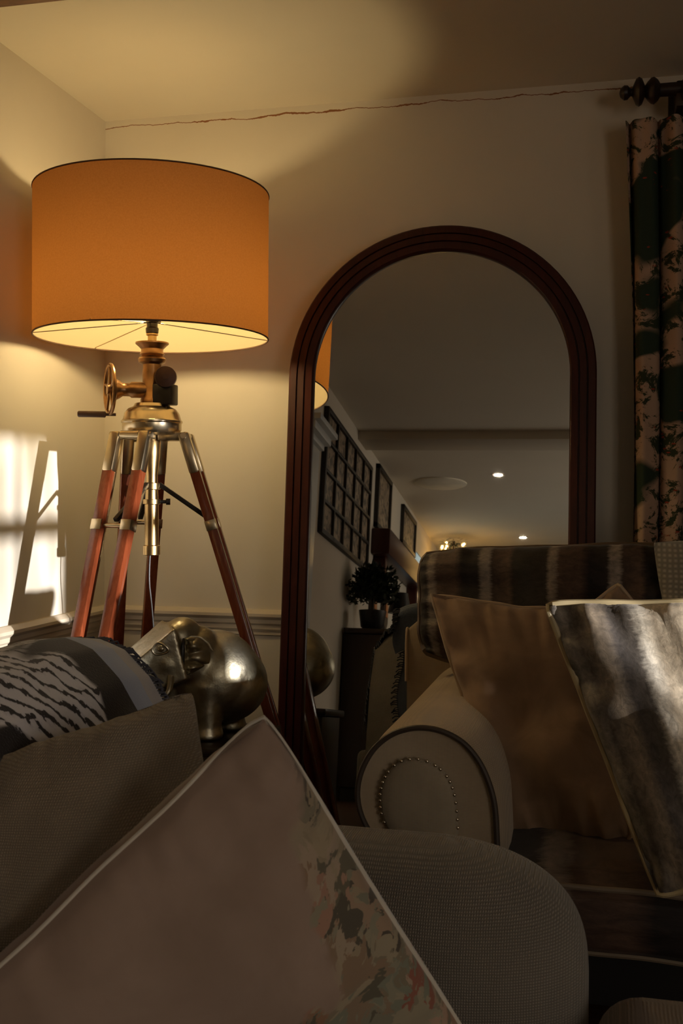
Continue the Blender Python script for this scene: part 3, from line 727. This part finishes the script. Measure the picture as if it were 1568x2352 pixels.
for k in range(170):
    v = .02+.96*k/170; p = blf(1, v)
    o = V((.004+.006*random.random(), .012+.012*random.random(), -.006-.014*random.random())); w_ = V((.003*random.uniform(-1, 1), 0, .004*random.uniform(-1, 1)))
    m.tube([p+V((0, -.004, 0)), p+o*.5+V((0, .003, .004)), p+o+w_], .0016, 5)
fr = m.build('fringe', plain('blue_black_fringe', (.07, .07, .09), .95), blk); fr['kind'] = 'stuff'

# near cushions
cushion('scatter_cushion', 'oatmeal coarse linen cushion propped behind the white piped velvet cushion', [W(-110, 1765, 1.05), W(446, 1580, 1.24), W(560, 2180, 1.08), W(-70, 2330, .93)], .055, 'linen', None, pinch=.05, seed=31, wr=.013, power=.5, n=70)
pm, pn, pb2 = nt('rose_taupe_velvet_with_bird_print')
pmp = coords(pn); pt_ = noise_n(pn, pmp, 10, 6, .5); pr_ = ramp(pn, pt_, 'Fac', [(.3, (.29, .21, .165)), (.7, (.37, .275, .225))])
tcu = node(pn, 'ShaderNodeTexCoord'); spu = node(pn, 'ShaderNodeSeparateXYZ'); L(pn, tcu, 'UV', spu, 'Vector')
uvn = coords(pn, 'UV', (1, 1, 1)); n1 = noise_n(pn, uvn, 5, 3, .8)
# printed region: right-hand lower corner of the cushion
sm1 = node(pn, 'ShaderNodeMath', operation='MULTIPLY_ADD'); sm1.inputs[1].default_value = -.55; L(pn, spu, 'Y', sm1, 0); L(pn, spu, 'X', sm1, 2)
sm2 = node(pn, 'ShaderNodeMath', operation='MULTIPLY_ADD'); sm2.inputs[1].default_value = .38; L(pn, n1, 'Fac', sm2, 0); L(pn, sm1, 'Value', sm2, 2)
msk = ramp(pn, sm2, 'Value', [(.0, (0, 0, 0)), (.70, (0, 0, 0)), (.73, (1, 1, 1))])
vr = node(pn, 'ShaderNodeTexVoronoi'); vr.inputs['Scale'].default_value = 17; vr.inputs['Randomness'].default_value = 1
dn = noise_n(pn, uvn, 8, 4, 2.0); dmx = mixc(pn, .25, (uvn, 'Vector'), (dn, 'Color')); pn.links.new(dmx.outputs[2], vr.inputs['Vector'])
cr = ramp(pn, vr, 'Color', [(0, (.07, .055, .05)), (.2, (.12, .11, .08)), (.35, (.36, .29, .20)), (.5, (.20, .21, .16)), (.62, (.28, .16, .10)), (.75, (.38, .32, .24)), (.85, (.34, .12, .08)), (1, (.12, .09, .075))])
pf = mixc(pn, (msk, 'Color'), (pr_, 'Color'), (cr, 'Color')); L(pn, pf, 2, pb2, 'Base Color'); pb2.inputs['Roughness'].default_value = .8; pb2.inputs['Sheen Weight'].default_value = .5; pb2.inputs['Sheen Roughness'].default_value = .4; pb2.inputs['Specular IOR Level'].default_value = .15
bump(pn, pb2, pt_, 'Fac', .2, .004)
cushion('scatter_cushion', 'rose taupe velvet cushion with white piping and a painterly floral print at its corner', [W(-420, 2600, .80), W(612, 1618, 1.05), W(1140, 2470, 1.12), W(260, 2950, 1.04)], .065, pm, 'cream', .0026, pinch=.03, seed=37, wr=.016, power=.5, n=90, back=1.1, gus=.06)

# ------------------------------------------------------------------ curtain and pole
cm, cn, cb_ = nt('tree_print_curtain')
cuv = coords(cn, 'UV', (1, 1, 1)); cbase = (.46, .31, .22)
t1_ = noise_n(cn, coords(cn, 'UV', (20, 24, 1)), 1.5, 8, .6, .75); g1 = ramp(cn, t1_, 'Fac', [(.50, (0, 0, 0)), (.54, (1, 1, 1))])
t2_ = noise_n(cn, coords(cn, 'UV', (5, 9, 1)), 1, 2, .2); g2 = ramp(cn, t2_, 'Fac', [(.52, (0, 0, 0)), (.55, (1, 1, 1))])
mA = mixc(cn, (g1, 'Color'), cbase, (.035, .045, .022)); mB = mixc(cn, (g2, 'Color'), (mA, 2), (.03, .045, .028))
vv = node(cn, 'ShaderNodeTexVoronoi'); vv.inputs['Scale'].default_value = 1; L(cn, coords(cn, 'UV', (42, 125, 1)), 'Vector', vv, 'Vector')
rd = ramp(cn, vv, 'Distance', [(.0, (1, 1, 1)), (.16, (1, 1, 1)), (.2, (0, 0, 0))]); rdm = mixc(cn, 1.0, (rd, 'Color'), (g1, 'Color'), 'MULTIPLY')
mC = mixc(cn, (rdm, 2), (mB, 2), (.30, .05, .025)); L(cn, mC, 2, cb_, 'Base Color'); cb_.inputs['Roughness'].default_value = .85; cb_.inputs['Specular IOR Level'].default_value = .15
cur = thing('curtain', 'long cream curtain printed with green trees and red berries, hanging right of the mirror', 'curtain', (.45, 3.13, 0))
cx0, cx1 = W(1446, 700, 3.10).x, .98
def curf(u, v):
    # v 0 bottom .. 1 top (header)
    x = cx0+(cx1-cx0)*u; zt = W(1425, 272, 3.10).z
    pull = max(0, (v-.72)/.28); x -= .022*(1-u)**6*pull**2 + .006*sin(v*9)*(1-u)**8
    z = .02+(zt-.02)*v + .012*u*min(1, u*3)*pull
    fr_ = 13.5; amp = .034*(1-.35*pull)
    ph = fr_*u*2*pi + .35*sin(v*3+u*9)
    y = 3.125 + amp*sin(ph) + .008*sin(ph*2.3+v*4)
    x += .012*cos(ph)*(1-pull*.3)
    return V((x, min(y, 3.175), z))
m = MB(); m.grid(curf, 300, 40); m.grid(lambda u, v: curf(u, v)+V((0, .0025, 0)), 300, 40, flip=True)
m.build('cloth', cm, cur, angle=80)
pz = W(1440, 210, 3.10).z; px_ = W(1422, 210, 3.10).x
pole = thing('curtain_pole', 'dark turned wooden curtain pole with stacked knob finial near the ceiling', 'curtain pole', (.6, 3.11, pz))
MB().lathe([(.018, 0), (.018, 1.3)], (px_+.10, 3.11, pz), (1, 0, 0), 24).build('rod', 'darkwood', pole)
MB().lathe([(.003, 0), (.012, .003), (.020, .013), (.019, .022), (.010, .030), (.011, .034), (.034, .044), (.039, .052), (.034, .060), (.015, .068), (.024, .074), (.034, .084), (.036, .092), (.028, .102), (.018, .108)], (px_, 3.11, pz), (1, 0, 0), 32).build('finial', 'darkwood', pole)
MB().box((px_+.15, 3.10, pz-.05), (px_+.18, YB, pz+.02), .004).box((px_+.135, YB-.02, pz-.07), (px_+.195, YB, pz+.045), .004).build('bracket', 'darkwood', pole)
for k in range(7):
    x = px_+.12+k*.13+(.05 if k == 0 else 0); ringp = [V((x, 3.11+.028*cos(2*pi*i/24), pz-.008+.028*sin(2*pi*i/24))) for i in range(24)]
    MB().tube(ringp, .005, 8, True).tube([V((x, 3.11, pz-.038)), V((x, 3.115, pz-.062))], .0025, 6).build('ring', 'darkwood', pole)

# ------------------------------------------------------------------ things seen only in the mirror
blackf = plain('black_picture_frame', (.012, .009, .007), .5)
grid = thing('picture_grid', 'large black gridded frame of twenty small prints on the left wall, seen in mirror', 'framed prints', (XB, -.25, 1.4))
GY0, GY1, GZ0, GZ1 = .50, -.92, CH+.36, CH+1.04
m = MB()
NC, NR = 5, 4
for i in range(NC+1):
    y = GY0+(GY1-GY0)*i/NC; w_ = .016 if i in (0, NC) else .009; m.box((XB, y-w_, GZ0-.012), (XB+.028, y+w_, GZ1+.012), .002)
for j in range(NR+1):
    z = GZ0+(GZ1-GZ0)*j/NR; w_ = .014 if j in (0, NR) else .009; m.box((XB, GY1, z-w_), (XB+.028, GY0, z+w_), .002)
m.build('frame', blackf, grid)
prm, prn, prb = nt('botanical_print'); pt2 = noise_n(prn, coords(prn, 'Object', (1, 9, 9)), 2.4, 5, .5); pr2 = ramp(prn, pt2, 'Fac', [(.40, (.36, .28, .19)), (.5, (.28, .20, .13)), (.56, (.07, .055, .035))]); L(prn, pr2, 'Color', prb, 'Base Color'); prb.inputs['Roughness'].default_value = .5
for i in range(NC):
    for j in range(NR):
        y0 = GY0+(GY1-GY0)*(i+1)/NC; y1 = GY0+(GY1-GY0)*i/NC; z0 = GZ0+(GZ1-GZ0)*j/NR; z1 = GZ0+(GZ1-GZ0)*(j+1)/NR
        MB().box((XB+.004, y0+.006, z0+.006), (XB+.012, y1-.006, z1-.006)).build('print', prm, grid, smooth=False)
def picture(name, label, y0, y1, z0, z1, fw_=.035, grp=None, x=XB):
    t = thing(name, label, 'picture', (x, (y0+y1)/2, z0), grp)
    m = MB()
    for a, b in (((y0, z0), (y1, z0+fw_)), ((y0, z1-fw_), (y1, z1)), ((y0, z0), (y0+fw_, z1)), ((y1-fw_, z0), (y1, z1))): m.box((x, a[0], a[1]), (x+.03, b[0], b[1]), .004)
    m.build('frame', blackf, t); MB().box((x+.004, y0+fw_*.8, z0+fw_*.8), (x+.012, y1-fw_*.8, z1-fw_*.8)).build('print', prm, t, smooth=False); return t
picture('framed_picture', 'tall black framed picture beyond the grid of prints, seen in mirror', -1.80, -1.20, CH+.70, CH+1.15)
picture('framed_picture', 'second tall framed picture farther down the wall, seen in mirror', -3.25, -2.45, CH+.80, CH+1.12)
mant = thing('mantel_shelf', 'deep dark red brown wooden mantel beam on left wall, seen in mirror', 'mantel shelf', (XB, -1.8, CH+.35))
MB().box((XB, -3.2, CH+.50), (XB+.13, -1.15, CH+.68), .01).build('beam', 'mah', mant)
for y in (-1.3, -3.0): MB().box((XB, y-.05, CH+.32), (XB+.09, y+.05, CH+.51), .01).build('corbel', 'mah', mant)
# console with foliage and small lamp
cons = thing('console_table', 'black console cabinet by the left wall, seen in mirror', 'cabinet', (-1.18, -.7, 0))
MB().box((XB+.01, -1.15, .08), (-1.0, -.30, CH-.12), .006).build('body', 'darkwood', cons)
MB().box((XB+.01, -1.17, CH-.12), (-.98, -.28, CH-.09), .004).build('top', 'darkwood', cons)
MB().box((XB+.03, -1.13, 0), (-1.02, -.32, .08)).build('plinth', 'dark', cons)
tl_ = thing('table_lamp', 'small unlit lamp with black tapered shade on the console, seen in mirror', 'table lamp', (-1.12, -.72, CH-.09))
MB().lathe([(.05, 0), (.05, .012), (.012, .02), (.010, .10), (.020, .13), (.008, .16)], (-1.12, -.72, CH-.09)).build('base', 'black', tl_)
MB().lathe([(.075, .14), (.05, .27)], (-1.12, -.72, CH-.09), caps=True).build('lamp_shade', 'black', tl_)
pl = thing('potted_plant', 'bushy dark potted plant on the console, seen in mirror', 'plant', (-1.24, -.42, CH-.09))
MB().lathe([(.05, 0), (.07, .02), (.085, .12), (.08, .12), (.06, .10)], (-1.24, -.42, CH-.09)).build('pot', 'black', pl)
m = MB(); random.seed(3)
for k in range(1100):
    a, b = random.uniform(0, 2*pi), random.uniform(-.6, 1.3); r = .03+.13*random.random()**.7
    c = V((-1.24, -.42, CH+.15))+V((cos(a)*cos(b), sin(a)*cos(b), sin(b)))*r
    d = V((random.uniform(-1, 1), random.uniform(-1, 1), random.uniform(-.3, 1))).normalized(); s_ = d.orthogonal().normalized()
    l_ = .05; m.add([c, c+d*l_*.5+s_*.012, c+d*l_, c+d*l_*.5-s_*.012], [(0, 1, 2, 3)])
m.build('foliage', plain('dark_leaf', (.02, .03, .012), .5), pl, smooth=False)
MB().tube([V((-1.24, -.42, CH)), V((-1.24, -.42, CH+.16))], .006).build('stem', plain('stem', (.05, .04, .02), .7), pl)
for k, (y, h, lb) in enumerate([(-1.25, .36, 'shield shaped dark wooden wall plaque, nearest the console, seen in mirror'), (-1.75, .34, 'narrow dark wooden plaque with orange panel, middle of three, seen in mirror'), (-2.35, .34, 'narrow dark wooden wall plaque nearest the blue doorway, seen in mirror')]):
    t = thing('wall_plaque', lb, 'wall plaque', (XB, y, CH+.05))
    z0 = CH+.02
    poly = [(-.0, z0), (.09, z0+.06), (.10, z0+h*.75), (.0, z0+h), (-.10, z0+h*.75), (-.09, z0+.06)]
    MB().prism(poly, 0, .03, lambda v, y=y: V((XB+v.y, y+v.x, v.z))).build('board', 'darkwood', t, smooth=False)
    MB().box((XB+.03, y-.05, z0+h*.30), (XB+.036, y+.05, z0+h*.58), .001).build('panel', plain('orange_panel', (.45, .16, .05), .4), t)  # plain orange panel in the middle of each board
rose = tag(MB().lathe([(.20, 0), (.20, -.008), (.17, -.02), (.05, -.026)], (-1.03, -1.98, CEIL), n=40).build('ceiling_light_patch', plain('pale_light_patch', (.8, .74, .6), .7)), 'pale round disc standing in for a lit patch on the ceiling, seen in mirror', 'light patch')  # pool of light on the ceiling, put in as a pale disc
dl_m = emis('downlight_glow', (1, .82, .6), 90)
for x, y, lb in ((-.575, -1.68, 'small bright recessed downlight, higher of two seen in mirror'), (-.483, -4.30, 'small bright recessed downlight, lower of two seen in mirror')):
    t = thing('downlight', lb, 'ceiling light', (x, y, CEIL))
    MB().lathe([(.032, 0), (.045, -.001), (.045, -.006), (.032, -.006)], (x, y, CEIL), n=24).build('bezel', 'steel', t)
    MB().lathe([(.030, -.002), (.030, -.008)], (x, y, CEIL), n=20).build('lens', dl_m, t)
# christmas tree
xt = thing('christmas_tree', 'dark christmas tree with warm fairy lights at the far end, seen in mirror', 'christmas tree', (-1.06, -4.2, 0))
m = MB(); random.seed(5)
TX, TY = -1.15, -4.3; ztop = CH+1.15
for k in range(2600):
    h = random.random()**.8; z = .25+(ztop-.25)*h; R_ = (1-h)*.06+.10
    a = random.uniform(0, 2*pi); r = R_*random.uniform(.3, 1); c = V((TX+r*cos(a), TY+r*sin(a), z))
    d = V((cos(a), sin(a), random.uniform(-.5, .2))).normalized(); s_ = d.cross(V((0, 0, 1))).normalized()
    m.add([c, c+d*.03+s_*.008, c+d*.07, c+d*.03-s_*.008], [(0, 1, 2, 3)])
m.build('foliage', plain('fir_needles', (.012, .022, .01), .7), xt, smooth=False)
MB().lathe([(.03, .1), (.012, ztop-.02)], (TX, TY, 0)).lathe([(.12, 0), (.14, .22)], (TX, TY, 0)).build('trunk', 'darkwood', xt)
fl = emis('fairy_light_glow', (1, .55, .16), 60)
f0 = None
for k in range(60):
    h = .70+.28*k/60+.02*random.random(); z = .25+(ztop-.25)*h; a = random.uniform(0, 2*pi); R_ = (1-h)*.24+.10
    p = V((TX+R_*cos(a), TY+R_*sin(a), z))
    if f0 is None: f0 = MB().ball(p, .009, 8, 6).build('fairy_light', fl, xt); fp = p.copy()
    else:
        c = f0.copy(); COL.objects.link(c); c.location = p-fp

# ------------------------------------------------------------------ light
sd = V((-.895, .44, -.052)).normalized()
sun = bpy.data.lights.new('sun', 'SUN'); sun.energy = 10.0; sun.angle = radians(.75); sun.color = (1, .97, .96)
so = bpy.data.objects.new('sun', sun); COL.objects.link(so); so.rotation_euler = sd.to_track_quat('-Z', 'Y').to_euler(); so.location = (6, -2, 2)
for y0_, y1_, z0_, z1_ in ((WY0, WY1, WZ0, WZ1), (VY0, VY1, VZ0, VZ1)):
    pl_ = bpy.data.lights.new('window_portal', 'AREA'); pl_.shape = 'RECTANGLE'; pl_.size = y1_-y0_; pl_.size_y = z1_-z0_; pl_.cycles.is_portal = True
    po = bpy.data.objects.new('window_portal', pl_); COL.objects.link(po); po.location = (XR+.14, (y0_+y1_)/2, (z0_+z1_)/2); po.rotation_euler = (radians(90), 0, radians(90))
w = bpy.data.worlds.new('dusk_sky'); scene.world = w; w.use_nodes = True; bg = w.node_tree.nodes['Background']; bg.inputs['Color'].default_value = (1, .88, .74, 1); bg.inputs['Strength'].default_value = 3.9
def pt_light(nm, loc, e, c, r=.05):
    l = bpy.data.lights.new(nm, 'POINT'); l.energy = e; l.color = c; l.shadow_soft_size = r; o = bpy.data.objects.new(nm, l); COL.objects.link(o); o.location = loc

c = scene.cycles
c.max_bounces = 8; c.diffuse_bounces = 4; c.glossy_bounces = 4; c.transmission_bounces = 6; c.transparent_max_bounces = 8
c.sample_clamp_indirect = 4.0; c.caustics_reflective = False; c.caustics_refractive = False
try: c.use_denoising = True; c.denoiser = 'OPENIMAGEDENOISE'
except Exception: pass
scene.view_settings.view_transform = 'Standard'; scene.view_settings.look = 'None'; scene.view_settings.gamma = 1; scene.view_settings.exposure = 0
try: scene.view_settings.use_curve_mapping = False
except Exception: pass
